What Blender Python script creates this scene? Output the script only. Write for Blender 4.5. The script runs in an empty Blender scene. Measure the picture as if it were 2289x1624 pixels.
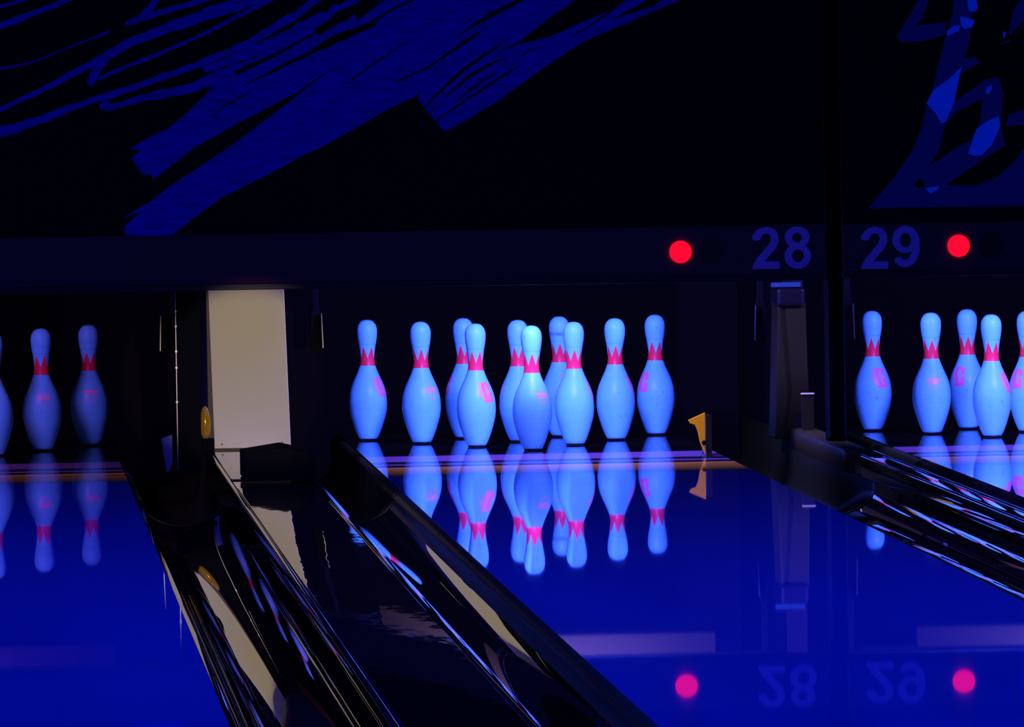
import bpy, bmesh, math, random
from mathutils import Vector, Matrix
C = bpy.context.scene.collection
sc = bpy.context.scene
random.seed(3)
# ---------------------------------------------------------------- camera
YAW, PIT, ROL = 0.0773431, -0.0397187, -0.0150992
fw = Vector((math.sin(YAW)*math.cos(PIT), math.cos(YAW)*math.cos(PIT), math.sin(PIT)))
rt = Vector((math.cos(YAW), -math.sin(YAW), 0)); up = rt.cross(fw)
r2 = math.cos(ROL)*rt + math.sin(ROL)*up; u2 = -math.sin(ROL)*rt + math.cos(ROL)*up
cd = bpy.data.cameras.new('camera'); cam = bpy.data.objects.new('camera', cd); C.objects.link(cam)
cam.matrix_world = Matrix(((r2.x, u2.x, -fw.x, -1.71318), (r2.y, u2.y, -fw.y, -21.3310), (r2.z, u2.z, -fw.z, 1.11613), (0, 0, 0, 1)))
cd.sensor_width = 36; cd.lens = 246.607; cd.clip_start = .1; cd.clip_end = 100
sc.camera = cam
# ---------------------------------------------------------------- world, light, exposure
w = bpy.data.worlds.new('dark_hall'); sc.world = w; w.use_nodes = True
w.node_tree.nodes['Background'].inputs[0].default_value = (.35, .33, .5, 1)
w.node_tree.nodes['Background'].inputs[1].default_value = .0035
sc.view_settings.view_transform = 'Standard'; sc.view_settings.look = 'None'
sc.view_settings.exposure = 0; sc.view_settings.gamma = 1; sc.view_settings.use_curve_mapping = False

def aim(o, loc, to):
    d = (Vector(to)-Vector(loc)).normalized()
    o.matrix_world = Matrix.Translation(loc) @ d.to_track_quat('-Z', 'Y').to_matrix().to_4x4()
def area(name, loc, to, sx, sy, power, col, shape='RECTANGLE'):
    l = bpy.data.lights.new(name, 'AREA'); l.shape = shape; l.size = sx; l.size_y = sy; l.energy = power; l.color = col
    o = bpy.data.objects.new(name, l); C.objects.link(o); aim(o, loc, to); return o
# black-light tubes over the lanes
area('blacklight_ceiling', (-.4, -8.0, 3.6), (-.4, -7.9, 0), 7, 8, 440, (.006, .06, 1))
area('mural_fill_light', (-3.2, -3.3, .28), (-1.3, -1.2, .78), .6, .15, 7, (.01, .03, 1))  # added low lamp out of view, brightens the lower left of the mural
# ultraviolet / violet lamp over each pin deck, behind the masking panel
PINCOL = (.16, .108, 1)
area('pin_light_28', (.03, -.75, .86), (.03, .40, .16), .26, .10, 90, PINCOL)
area('pin_light_29', (1.68, -.75, .86), (1.68, .40, .16), .26, .10, 78, PINCOL)
area('pin_light_27', (-2.02, -.75, .86), (-2.0, .40, .16), .26, .10, 12, (.42, .13, 1))
# narrow warm spot, added out of view to light the white cover between lanes 27 and 28
sp = bpy.data.lights.new('warm_spot', 'SPOT'); sp.energy = 1850; sp.color = (1, .78, .56); sp.spot_size = math.radians(2.8); sp.spot_blend = .35; sp.shadow_soft_size = .03
so = bpy.data.objects.new('warm_spot', sp); C.objects.link(so); aim(so, (-1.0, -13, .78), (-.893, -.69, .262))
# soft warm light falling on the ends of the gutters from the approach
sp = bpy.data.lights.new('approach_light', 'SPOT'); sp.energy = 14; sp.color = (1, .72, .42); sp.spot_size = math.radians(16); sp.spot_blend = .9; sp.shadow_soft_size = .2
so = bpy.data.objects.new('approach_light', sp); C.objects.link(so); aim(so, (-.6, -12.5, 1.1), (-.2, -.9, -.1))
MURAL=dict(
 blue=[[(-1.738,1.234),(-1.718,1.243),(-1.700,1.253),(-1.680,1.260),(-1.661,1.270),(-1.642,1.278),(-1.622,1.287),(-1.604,1.297),(-1.581,1.304),(-1.558,1.311),(-1.536,1.321),(-1.514,1.331),(-1.493,1.338),(-1.472,1.345),(-1.451,1.352),(-1.432,1.363),(-1.411,1.371),(-1.391,1.379),(-1.371,1.390),(-1.351,1.398),(-1.330,1.407),(-1.311,1.416),(-1.290,1.424),(-1.293,1.432),(-1.313,1.423),(-1.335,1.416),(-1.355,1.408),(-1.375,1.398),(-1.395,1.391),(-1.416,1.382),(-1.437,1.376),(-1.457,1.367),(-1.479,1.362),(-1.499,1.352),(-1.520,1.346),(-1.543,1.338),(-1.565,1.331),(-1.588,1.322),(-1.610,1.313),(-1.630,1.304),(-1.649,1.295),(-1.669,1.287),(-1.687,1.276),(-1.707,1.269),(-1.726,1.260),(-1.746,1.253)],
  [(-1.693,1.317),(-1.671,1.326),(-1.649,1.336),(-1.626,1.346),(-1.604,1.355),(-1.582,1.362),(-1.560,1.368),(-1.537,1.374),(-1.515,1.384),(-1.492,1.393),(-1.470,1.402),(-1.448,1.411),(-1.449,1.415),(-1.472,1.406),(-1.494,1.398),(-1.517,1.391),(-1.540,1.383),(-1.562,1.377),(-1.584,1.370),(-1.607,1.364),(-1.630,1.355),(-1.652,1.346),(-1.675,1.337),(-1.698,1.328)],
  [(-1.744,0.998),(-1.725,1.007),(-1.705,1.016),(-1.686,1.025),(-1.666,1.033),(-1.646,1.042),(-1.628,1.053),(-1.608,1.060),(-1.589,1.069),(-1.570,1.079),(-1.550,1.086),(-1.531,1.096),(-1.511,1.101),(-1.492,1.112),(-1.473,1.121),(-1.453,1.130),(-1.433,1.140),(-1.414,1.149),(-1.395,1.159),(-1.375,1.168),(-1.356,1.179),(-1.336,1.188),(-1.316,1.202),(-1.292,1.207),(-1.272,1.218),(-1.250,1.229),(-1.232,1.242),(-1.212,1.248),(-1.192,1.255),(-1.172,1.263),(-1.151,1.268),(-1.131,1.277),(-1.111,1.284),(-1.090,1.286),(-1.070,1.295),(-1.050,1.300),(-1.031,1.310),(-1.010,1.314),(-0.990,1.321),(-0.969,1.326),(-0.949,1.333),(-0.927,1.336),(-0.907,1.345),(-0.886,1.352),(-0.867,1.361),(-0.847,1.371),(-0.825,1.374),(-0.805,1.381),(-0.786,1.392),(-0.765,1.398),(-0.748,1.414),(-0.761,1.447),(-0.785,1.447),(-0.804,1.438),(-0.823,1.425),(-0.843,1.417),(-0.864,1.411),(-0.882,1.399),(-0.903,1.394),(-0.922,1.383),(-0.943,1.378),(-0.960,1.364),(-0.981,1.360),(-1.001,1.355),(-1.021,1.349),(-1.040,1.336),(-1.060,1.331),(-1.079,1.323),(-1.100,1.319),(-1.121,1.313),(-1.140,1.302),(-1.161,1.296),(-1.181,1.288),(-1.200,1.278),(-1.221,1.273),(-1.242,1.264),(-1.263,1.253),(-1.283,1.240),(-1.305,1.230),(-1.325,1.217),(-1.345,1.205),(-1.364,1.194),(-1.385,1.188),(-1.403,1.176),(-1.423,1.167),(-1.441,1.155),(-1.460,1.144),(-1.480,1.135),(-1.498,1.126),(-1.518,1.117),(-1.537,1.108),(-1.556,1.100),(-1.575,1.090),(-1.594,1.082),(-1.614,1.073),(-1.633,1.063),(-1.652,1.053),(-1.671,1.045),(-1.690,1.035),(-1.709,1.024),(-1.728,1.015),(-1.748,1.006)],
  [(-1.248,1.301),(-1.227,1.304),(-1.208,1.313),(-1.187,1.316),(-1.167,1.321),(-1.148,1.330),(-1.127,1.333),(-1.107,1.341),(-1.087,1.347),(-1.065,1.351),(-1.045,1.358),(-1.023,1.365),(-1.000,1.373),(-0.978,1.379),(-0.955,1.385),(-0.933,1.393),(-0.936,1.401),(-0.958,1.395),(-0.981,1.390),(-1.003,1.383),(-1.026,1.377),(-1.049,1.372),(-1.069,1.366),(-1.090,1.361),(-1.111,1.355),(-1.132,1.351),(-1.153,1.345),(-1.174,1.341),(-1.193,1.333),(-1.213,1.327),(-1.232,1.319),(-1.251,1.310)],
  [(-1.199,1.319),(-1.186,1.333),(-1.170,1.345),(-1.158,1.363),(-1.144,1.379),(-1.131,1.395),(-1.142,1.405),(-1.155,1.388),(-1.171,1.374),(-1.183,1.357),(-1.197,1.344),(-1.210,1.330)],
  [(-1.344,1.130),(-1.333,1.152),(-1.321,1.172),(-1.308,1.190),(-1.293,1.208),(-1.311,1.224),(-1.324,1.204),(-1.341,1.185),(-1.355,1.162),(-1.362,1.139)],
  [(-1.743,0.943),(-1.721,0.951),(-1.697,0.955),(-1.675,0.963),(-1.652,0.969),(-1.629,0.977),(-1.608,0.988),(-1.586,0.994),(-1.562,0.998),(-1.542,1.010),(-1.519,1.016),(-1.499,1.024),(-1.478,1.028),(-1.459,1.039),(-1.439,1.044),(-1.420,1.054),(-1.400,1.062),(-1.380,1.069),(-1.360,1.075),(-1.341,1.084),(-1.317,1.088),(-1.295,1.093),(-1.272,1.100),(-1.251,1.110),(-1.228,1.115),(-1.205,1.122),(-1.185,1.129),(-1.165,1.137),(-1.145,1.142),(-1.125,1.149),(-1.105,1.156),(-1.085,1.163),(-1.065,1.170),(-1.044,1.176),(-1.024,1.183),(-1.004,1.191),(-0.986,1.201),(-0.966,1.207),(-0.947,1.216),(-0.926,1.222),(-0.907,1.231),(-0.888,1.240),(-0.868,1.251),(-0.847,1.261),(-0.828,1.271),(-0.809,1.285),(-0.789,1.294),(-0.769,1.305),(-0.750,1.319),(-0.731,1.331),(-0.715,1.347),(-0.695,1.358),(-0.677,1.371),(-0.660,1.385),(-0.672,1.403),(-0.690,1.388),(-0.709,1.377),(-0.726,1.362),(-0.744,1.349),(-0.761,1.335),(-0.782,1.327),(-0.802,1.317),(-0.820,1.304),(-0.839,1.291),(-0.859,1.282),(-0.877,1.268),(-0.897,1.258),(-0.915,1.249),(-0.935,1.242),(-0.953,1.231),(-0.973,1.224),(-0.993,1.219),(-1.012,1.211),(-1.032,1.203),(-1.050,1.194),(-1.071,1.188),(-1.091,1.181),(-1.110,1.171),(-1.131,1.168),(-1.151,1.161),(-1.170,1.152),(-1.191,1.147),(-1.210,1.138),(-1.233,1.133),(-1.255,1.126),(-1.278,1.119),(-1.300,1.112),(-1.323,1.105),(-1.346,1.099),(-1.365,1.091),(-1.385,1.084),(-1.406,1.079),(-1.426,1.073),(-1.446,1.066),(-1.466,1.058),(-1.486,1.051),(-1.506,1.044),(-1.526,1.041),(-1.548,1.032),(-1.571,1.025),(-1.594,1.021),(-1.618,1.018),(-1.638,1.003),(-1.662,0.998),(-1.684,0.990),(-1.707,0.983),(-1.729,0.973),(-1.751,0.966)],
  [(-1.305,1.057),(-1.285,1.061),(-1.265,1.067),(-1.246,1.073),(-1.226,1.077),(-1.206,1.084),(-1.184,1.087),(-1.161,1.088),(-1.139,1.093),(-1.117,1.098),(-1.094,1.100),(-1.070,1.105),(-1.046,1.111),(-1.023,1.120),(-0.999,1.123),(-0.975,1.130),(-0.955,1.142),(-0.933,1.145),(-0.911,1.156),(-0.888,1.158),(-0.865,1.163),(-0.843,1.170),(-0.819,1.173),(-0.795,1.180),(-0.773,1.190),(-0.752,1.197),(-0.732,1.209),(-0.711,1.216),(-0.694,1.232),(-0.669,1.231),(-0.649,1.241),(-0.630,1.252),(-0.609,1.260),(-0.588,1.268),(-0.567,1.276),(-0.594,1.332),(-0.616,1.326),(-0.632,1.309),(-0.653,1.302),(-0.672,1.290),(-0.693,1.281),(-0.715,1.276),(-0.736,1.268),(-0.753,1.253),(-0.774,1.244),(-0.794,1.236),(-0.811,1.224),(-0.832,1.222),(-0.856,1.221),(-0.876,1.205),(-0.898,1.197),(-0.921,1.191),(-0.944,1.187),(-0.965,1.174),(-0.990,1.169),(-1.012,1.159),(-1.034,1.148),(-1.055,1.137),(-1.077,1.131),(-1.098,1.126),(-1.121,1.120),(-1.143,1.118),(-1.166,1.115),(-1.188,1.105),(-1.211,1.103),(-1.230,1.095),(-1.250,1.089),(-1.269,1.080),(-1.290,1.080),(-1.310,1.075)],
  [(-1.331,1.145),(-1.308,1.154),(-1.285,1.164),(-1.264,1.171),(-1.244,1.181),(-1.223,1.188),(-1.201,1.194),(-1.180,1.203),(-1.159,1.211),(-1.140,1.219),(-1.121,1.228),(-1.101,1.236),(-1.082,1.244),(-1.063,1.252),(-1.044,1.261),(-1.024,1.268),(-1.004,1.279),(-0.983,1.288),(-0.963,1.298),(-0.944,1.309),(-0.923,1.318),(-0.903,1.328),(-0.883,1.338),(-0.862,1.347),(-0.842,1.357),(-0.820,1.369),(-0.796,1.379),(-0.775,1.391),(-0.752,1.403),(-0.758,1.414),(-0.781,1.404),(-0.802,1.390),(-0.825,1.381),(-0.848,1.369),(-0.868,1.360),(-0.888,1.349),(-0.908,1.338),(-0.929,1.329),(-0.948,1.318),(-0.969,1.309),(-0.988,1.298),(-1.008,1.288),(-1.028,1.278),(-1.047,1.269),(-1.067,1.262),(-1.086,1.254),(-1.106,1.246),(-1.125,1.237),(-1.144,1.230),(-1.163,1.221),(-1.184,1.213),(-1.205,1.206),(-1.226,1.197),(-1.247,1.190),(-1.268,1.182),(-1.290,1.174),(-1.312,1.163),(-1.334,1.151)],
  [(-1.321,1.058),(-1.307,1.064),(-1.294,1.073),(-1.302,1.089),(-1.317,1.084),(-1.329,1.076)],
  [(-1.608,1.180),(-1.586,1.184),(-1.564,1.189),(-1.541,1.193),(-1.518,1.197),(-1.496,1.206),(-1.473,1.214),(-1.451,1.224),(-1.429,1.232),(-1.406,1.241),(-1.384,1.249),(-1.361,1.258),(-1.339,1.266),(-1.315,1.274),(-1.293,1.283),(-1.295,1.288),(-1.318,1.280),(-1.340,1.271),(-1.363,1.262),(-1.385,1.253),(-1.408,1.245),(-1.430,1.235),(-1.453,1.228),(-1.475,1.218),(-1.497,1.210),(-1.520,1.202),(-1.542,1.198),(-1.564,1.194),(-1.587,1.190),(-1.609,1.187)],
  [(-0.936,1.197),(-0.914,1.210),(-0.891,1.222),(-0.869,1.234),(-0.846,1.246),(-0.824,1.251),(-0.801,1.257),(-0.779,1.264),(-0.756,1.269),(-0.733,1.276),(-0.711,1.282),(-0.688,1.289),(-0.666,1.299),(-0.645,1.307),(-0.623,1.316),(-0.601,1.325),(-0.579,1.333),(-0.584,1.344),(-0.605,1.335),(-0.627,1.327),(-0.648,1.317),(-0.670,1.308),(-0.692,1.299),(-0.713,1.290),(-0.736,1.284),(-0.758,1.278),(-0.781,1.271),(-0.803,1.264),(-0.826,1.258),(-0.848,1.250),(-0.871,1.238),(-0.894,1.227),(-0.916,1.214),(-0.939,1.202)],
  [(-1.026,1.164),(-1.004,1.167),(-0.983,1.173),(-0.963,1.181),(-0.941,1.187),(-0.921,1.196),(-0.899,1.199),(-0.880,1.209),(-0.857,1.210),(-0.837,1.220),(-0.816,1.224),(-0.795,1.234),(-0.775,1.246),(-0.752,1.250),(-0.730,1.256),(-0.713,1.270),(-0.694,1.282),(-0.676,1.296),(-0.651,1.296),(-0.632,1.308),(-0.610,1.314),(-0.592,1.327),(-0.570,1.333),(-0.553,1.347),(-0.532,1.354),(-0.513,1.363),(-0.494,1.374),(-0.474,1.381),(-0.496,1.426),(-0.516,1.418),(-0.532,1.402),(-0.552,1.394),(-0.574,1.390),(-0.592,1.378),(-0.611,1.368),(-0.629,1.353),(-0.653,1.353),(-0.668,1.332),(-0.692,1.331),(-0.712,1.322),(-0.731,1.310),(-0.754,1.305),(-0.771,1.289),(-0.791,1.280),(-0.810,1.271),(-0.829,1.262),(-0.850,1.254),(-0.870,1.245),(-0.891,1.241),(-0.910,1.228),(-0.931,1.223),(-0.950,1.210),(-0.970,1.202),(-0.990,1.195),(-1.010,1.186),(-1.031,1.179)],
  [(-1.272,0.748),(-1.214,0.769),(-1.266,0.721),(-1.253,0.698),(-1.130,0.696),(-1.089,0.727),(-1.035,0.767),(-0.980,0.806),(-0.917,0.836),(-0.808,0.888),(-0.740,0.926),(-0.716,0.933),(-0.609,0.989),(-0.502,1.050),(-0.424,1.085),(-0.407,1.100),(-0.412,1.078),(-0.376,1.029),(-0.338,0.984),(-0.280,1.013),(-0.182,1.070),(-0.108,1.122),(-0.011,1.188),(0.073,1.240),(0.161,1.275),(0.259,1.315),(0.347,1.352),(0.503,1.422),(-0.080,1.430),(-0.440,1.408),(-0.582,1.307),(-0.803,1.193),(-0.939,1.151),(-1.006,1.116),(-1.075,1.050),(-1.138,1.001),(-1.183,0.984),(-1.242,0.949),(-1.211,0.944),(-1.238,0.922),(-1.221,0.895),(-1.203,0.872),(-1.185,0.877),(-1.176,0.861),(-1.149,0.880),(-1.095,0.920),(-1.058,0.949),(-0.941,1.012),(-0.805,1.081),(-0.760,1.103),(-0.714,1.134),(-0.646,1.178),(-0.719,1.125),(-0.805,1.059),(-0.896,0.993),(-0.964,0.945),(-1.032,0.901),(-1.123,0.844),(-1.187,0.796)]],
 black=[[(-1.016,1.034),(-0.998,1.046),(-0.979,1.057),(-0.961,1.068),(-0.939,1.080),(-0.916,1.092),(-0.894,1.104),(-0.895,1.106),(-0.918,1.095),(-0.941,1.084),(-0.964,1.072),(-0.982,1.061),(-0.999,1.048),(-1.017,1.036)],
  [(-0.916,1.123),(-0.896,1.131),(-0.877,1.140),(-0.857,1.149),(-0.837,1.157),(-0.817,1.165),(-0.798,1.176),(-0.779,1.184),(-0.759,1.193),(-0.739,1.200),(-0.719,1.210),(-0.700,1.220),(-0.679,1.226),(-0.659,1.235),(-0.640,1.245),(-0.619,1.251),(-0.600,1.261),(-0.580,1.270),(-0.555,1.281),(-0.529,1.290),(-0.535,1.304),(-0.560,1.292),(-0.585,1.281),(-0.605,1.272),(-0.624,1.263),(-0.644,1.255),(-0.664,1.246),(-0.684,1.238),(-0.704,1.228),(-0.723,1.219),(-0.743,1.211),(-0.763,1.202),(-0.783,1.194),(-0.802,1.184),(-0.822,1.175),(-0.840,1.163),(-0.860,1.154),(-0.879,1.144),(-0.898,1.134),(-0.917,1.124)],
  [(-0.935,1.153),(-0.917,1.163),(-0.898,1.172),(-0.878,1.180),(-0.859,1.190),(-0.839,1.198),(-0.820,1.207),(-0.801,1.218),(-0.781,1.228),(-0.762,1.239),(-0.742,1.250),(-0.722,1.261),(-0.703,1.273),(-0.683,1.284),(-0.663,1.295),(-0.643,1.306),(-0.645,1.310),(-0.665,1.299),(-0.685,1.288),(-0.705,1.278),(-0.725,1.266),(-0.745,1.256),(-0.765,1.245),(-0.785,1.234),(-0.804,1.223),(-0.824,1.215),(-0.843,1.207),(-0.863,1.199),(-0.883,1.191),(-0.902,1.183),(-0.921,1.173),(-0.941,1.166)],
  [(-0.709,1.217),(-0.691,1.227),(-0.672,1.237),(-0.653,1.246),(-0.636,1.255),(-0.612,1.265),(-0.588,1.273),(-0.564,1.283),(-0.545,1.296),(-0.525,1.307),(-0.506,1.319),(-0.486,1.330),(-0.467,1.341),(-0.443,1.351),(-0.419,1.361),(-0.395,1.371),(-0.396,1.373),(-0.420,1.364),(-0.445,1.356),(-0.469,1.347),(-0.489,1.336),(-0.509,1.325),(-0.529,1.314),(-0.548,1.303),(-0.568,1.293),(-0.592,1.284),(-0.617,1.278),(-0.642,1.270),(-0.661,1.259),(-0.679,1.249),(-0.696,1.237),(-0.715,1.229)],
  [(-0.695,1.264),(-0.674,1.278),(-0.652,1.289),(-0.632,1.302),(-0.610,1.308),(-0.593,1.323),(-0.574,1.333),(-0.553,1.342),(-0.534,1.353),(-0.511,1.370),(-0.487,1.385),(-0.496,1.400),(-0.522,1.389),(-0.546,1.375),(-0.568,1.370),(-0.585,1.355),(-0.606,1.347),(-0.626,1.337),(-0.646,1.328),(-0.664,1.309),(-0.686,1.298),(-0.707,1.284)],
  [(-0.616,1.124),(-0.595,1.139),(-0.573,1.155),(-0.552,1.170),(-0.532,1.183),(-0.511,1.197),(-0.491,1.210),(-0.470,1.224),(-0.450,1.237),(-0.451,1.239),(-0.472,1.226),(-0.492,1.213),(-0.513,1.200),(-0.534,1.187),(-0.554,1.174),(-0.576,1.158),(-0.597,1.142),(-0.617,1.125)],
  [(-0.476,1.126),(-0.455,1.134),(-0.434,1.144),(-0.414,1.153),(-0.394,1.162),(-0.373,1.171),(-0.356,1.184),(-0.338,1.194),(-0.320,1.206),(-0.302,1.216),(-0.285,1.228),(-0.267,1.240),(-0.251,1.252),(-0.232,1.262),(-0.237,1.270),(-0.254,1.258),(-0.272,1.246),(-0.290,1.236),(-0.307,1.223),(-0.324,1.211),(-0.341,1.200),(-0.358,1.188),(-0.375,1.176),(-0.396,1.167),(-0.416,1.157),(-0.436,1.148),(-0.457,1.139),(-0.477,1.129)],
  [(-0.290,1.261),(-0.272,1.271),(-0.254,1.281),(-0.235,1.291),(-0.217,1.301),(-0.199,1.311),(-0.178,1.321),(-0.155,1.331),(-0.134,1.342),(-0.112,1.353),(-0.094,1.362),(-0.077,1.371),(-0.083,1.382),(-0.100,1.372),(-0.117,1.364),(-0.139,1.352),(-0.161,1.342),(-0.183,1.331),(-0.206,1.322),(-0.222,1.309),(-0.240,1.298),(-0.257,1.286),(-0.274,1.274),(-0.291,1.263)],
  [(-0.394,1.052),(-0.377,1.069),(-0.359,1.085),(-0.341,1.101),(-0.324,1.117),(-0.306,1.133),(-0.289,1.149),(-0.271,1.162),(-0.253,1.174),(-0.235,1.186),(-0.217,1.199),(-0.199,1.212),(-0.181,1.224),(-0.163,1.237),(-0.145,1.249),(-0.146,1.251),(-0.165,1.240),(-0.183,1.228),(-0.202,1.216),(-0.221,1.205),(-0.239,1.193),(-0.258,1.181),(-0.276,1.169),(-0.294,1.156),(-0.313,1.141),(-0.329,1.122),(-0.346,1.106),(-0.363,1.089),(-0.380,1.072),(-0.397,1.055)],
  [(-0.174,1.209),(-0.154,1.219),(-0.133,1.228),(-0.112,1.238),(-0.091,1.248),(-0.071,1.258),(-0.051,1.272),(-0.030,1.286),(-0.011,1.301),(0.008,1.315),(0.024,1.328),(0.041,1.340),(0.058,1.352),(0.075,1.365),(0.092,1.376),(0.087,1.383),(0.070,1.371),(0.054,1.358),(0.037,1.346),(0.021,1.333),(0.004,1.321),(-0.015,1.306),(-0.036,1.294),(-0.055,1.279),(-0.074,1.264),(-0.094,1.254),(-0.115,1.243),(-0.135,1.232),(-0.155,1.222),(-0.176,1.211)],
  [(-0.131,1.231),(-0.082,1.266),(-0.033,1.304),(0.016,1.337),(0.065,1.370),(0.211,1.368),(0.181,1.349),(0.137,1.321),(0.064,1.293),(-0.009,1.260),(-0.068,1.242)],
  [(-0.361,1.015),(-0.340,1.029),(-0.319,1.042),(-0.298,1.055),(-0.277,1.069),(-0.259,1.081),(-0.239,1.092),(-0.221,1.104),(-0.202,1.116),(-0.184,1.128),(-0.165,1.139),(-0.146,1.152),(-0.127,1.165),(-0.128,1.167),(-0.148,1.155),(-0.168,1.144),(-0.186,1.132),(-0.206,1.121),(-0.224,1.109),(-0.243,1.097),(-0.262,1.085),(-0.280,1.073),(-0.301,1.060),(-0.322,1.046),(-0.343,1.032),(-0.363,1.018)],
  [(-0.336,1.081),(-0.317,1.095),(-0.298,1.110),(-0.279,1.125),(-0.261,1.140),(-0.242,1.149),(-0.225,1.160),(-0.206,1.170),(-0.189,1.181),(-0.173,1.185),(-0.156,1.189),(-0.156,1.191),(-0.173,1.188),(-0.191,1.185),(-0.210,1.176),(-0.228,1.167),(-0.247,1.156),(-0.266,1.147),(-0.284,1.131),(-0.301,1.114),(-0.320,1.099),(-0.338,1.083)],
  [(-0.307,1.066),(-0.289,1.079),(-0.271,1.093),(-0.252,1.107),(-0.231,1.122),(-0.209,1.136),(-0.187,1.151),(-0.189,1.153),(-0.211,1.139),(-0.233,1.125),(-0.256,1.112),(-0.273,1.097),(-0.291,1.082),(-0.309,1.068)],
  [(-0.380,1.038),(-0.370,1.045),(-0.361,1.052),(-0.362,1.054),(-0.372,1.047),(-0.382,1.041)],
  [(0.040,1.252),(0.058,1.263),(0.077,1.275),(0.096,1.286),(0.115,1.298),(0.134,1.309),(0.152,1.323),(0.170,1.338),(0.188,1.352),(0.201,1.361),(0.213,1.370),(0.209,1.376),(0.196,1.367),(0.183,1.358),(0.166,1.343),(0.149,1.328),(0.131,1.313),(0.112,1.302),(0.094,1.290),(0.075,1.277),(0.057,1.266),(0.038,1.253)],
  [(0.162,1.303),(0.187,1.311),(0.213,1.318),(0.237,1.327),(0.265,1.332),(0.283,1.347),(0.306,1.354),(0.290,1.381),(0.273,1.364),(0.254,1.354),(0.232,1.341),(0.208,1.329),(0.184,1.318),(0.161,1.305)],
  [(-0.112,1.198),(-0.094,1.207),(-0.077,1.216),(-0.079,1.219),(-0.096,1.210),(-0.113,1.200)]],
 dim=[[(0.885,0.742),(0.958,0.826),(1.018,0.909),(1.044,0.972),(1.060,1.036),(1.081,1.095),(1.096,1.154),(1.117,1.233),(1.138,1.301),(1.149,1.370),(1.189,1.370),(1.198,1.310),(1.187,1.227),(1.171,1.168),(1.201,1.177),(1.216,1.157),(1.161,1.129),(1.140,1.045),(1.180,1.074),(1.230,1.108),(1.270,1.117),(1.284,1.067),(1.273,0.984),(1.288,0.919),(1.217,0.876),(1.112,0.807),(1.196,0.803),(1.256,0.823),(1.307,0.865),(1.342,0.908),(1.517,0.960),(1.515,0.736)],
  [(0.976,1.237),(1.014,1.298),(1.049,1.357),(1.074,1.356),(1.053,1.293),(1.033,1.268),(1.118,1.277),(1.117,1.240),(1.052,1.224),(0.988,1.220)],
  [(1.274,1.208),(1.306,1.218),(1.302,1.245),(1.317,1.309),(1.348,1.353),(1.423,1.366),(1.362,1.293),(1.326,1.240)],
  [(1.288,0.974),(1.298,1.008),(1.419,1.041),(1.418,1.021),(1.343,0.978)]],
 bright=[[(1.166,1.151),(1.158,1.129),(1.140,1.045),(1.114,0.989),(1.102,0.985),(1.085,1.016),(1.059,1.044),(1.081,1.083),(1.121,1.109)],
  [(1.269,1.004),(1.274,0.976),(1.248,0.920),(1.217,0.892),(1.197,0.889),(1.178,0.896),(1.203,0.965),(1.234,0.989)],
  [(1.181,1.360),(1.207,1.359),(1.212,1.315),(1.203,1.306),(1.185,1.308)],
  [(1.160,1.294),(1.173,1.291),(1.203,1.281),(1.195,1.261),(1.172,1.256),(1.162,1.269)],
  [(1.160,1.266),(1.156,1.252),(1.122,1.236),(1.122,1.252),(1.143,1.267)],
  [(1.054,0.799),(1.094,0.804),(1.087,0.794),(1.067,0.783)],
  [(1.232,1.071),(1.235,1.088),(1.250,1.093),(1.252,1.085),(1.240,1.067)],
  [(1.284,1.248),(1.294,1.245),(1.291,1.233),(1.286,1.229)]],
 dark=[[(1.020,0.807),(1.032,0.827),(1.047,0.819),(1.051,0.802),(1.032,0.800)],
  [(1.063,0.863),(1.088,0.898),(1.098,0.922),(1.114,0.986),(1.149,1.020),(1.222,1.054),(1.216,0.994),(1.188,0.936),(1.138,0.912),(1.098,0.883)]],
)
# ---------------------------------------------------------------- materials
def NT(name):
    m = bpy.data.materials.new(name); m.use_nodes = True; nt = m.node_tree; nt.nodes.clear()
    return m, nt, nt.nodes, nt.links
def bump(nt, scale, strength, dist=.002, noise=1.0, detail=2):
    n, l = nt.nodes, nt.links
    tc = n.new('ShaderNodeNewGeometry'); mp = n.new('ShaderNodeMapping'); mp.inputs['Scale'].default_value = scale
    no = n.new('ShaderNodeTexNoise'); no.inputs['Scale'].default_value = noise; no.inputs['Detail'].default_value = detail
    b = n.new('ShaderNodeBump'); b.inputs['Strength'].default_value = strength; b.inputs['Distance'].default_value = dist
    l.new(tc.outputs['Position'], mp.inputs[0]); l.new(mp.outputs[0], no.inputs[0]); l.new(no.outputs[0], b.inputs['Height'])
    return b.outputs[0]
def pbr(name, col, rough=.5, spec=.5, metal=0, bm=None, coat=0):
    m, nt, n, l = NT(name)
    b = n.new('ShaderNodeBsdfPrincipled'); o = n.new('ShaderNodeOutputMaterial'); l.new(b.outputs[0], o.inputs[0])
    b.inputs['Base Color'].default_value = (*col, 1); b.inputs['Roughness'].default_value = rough
    b.inputs['Specular IOR Level'].default_value = spec; b.inputs['Metallic'].default_value = metal
    if bm: l.new(bump(nt, *bm), b.inputs['Normal'])
    return m
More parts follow.
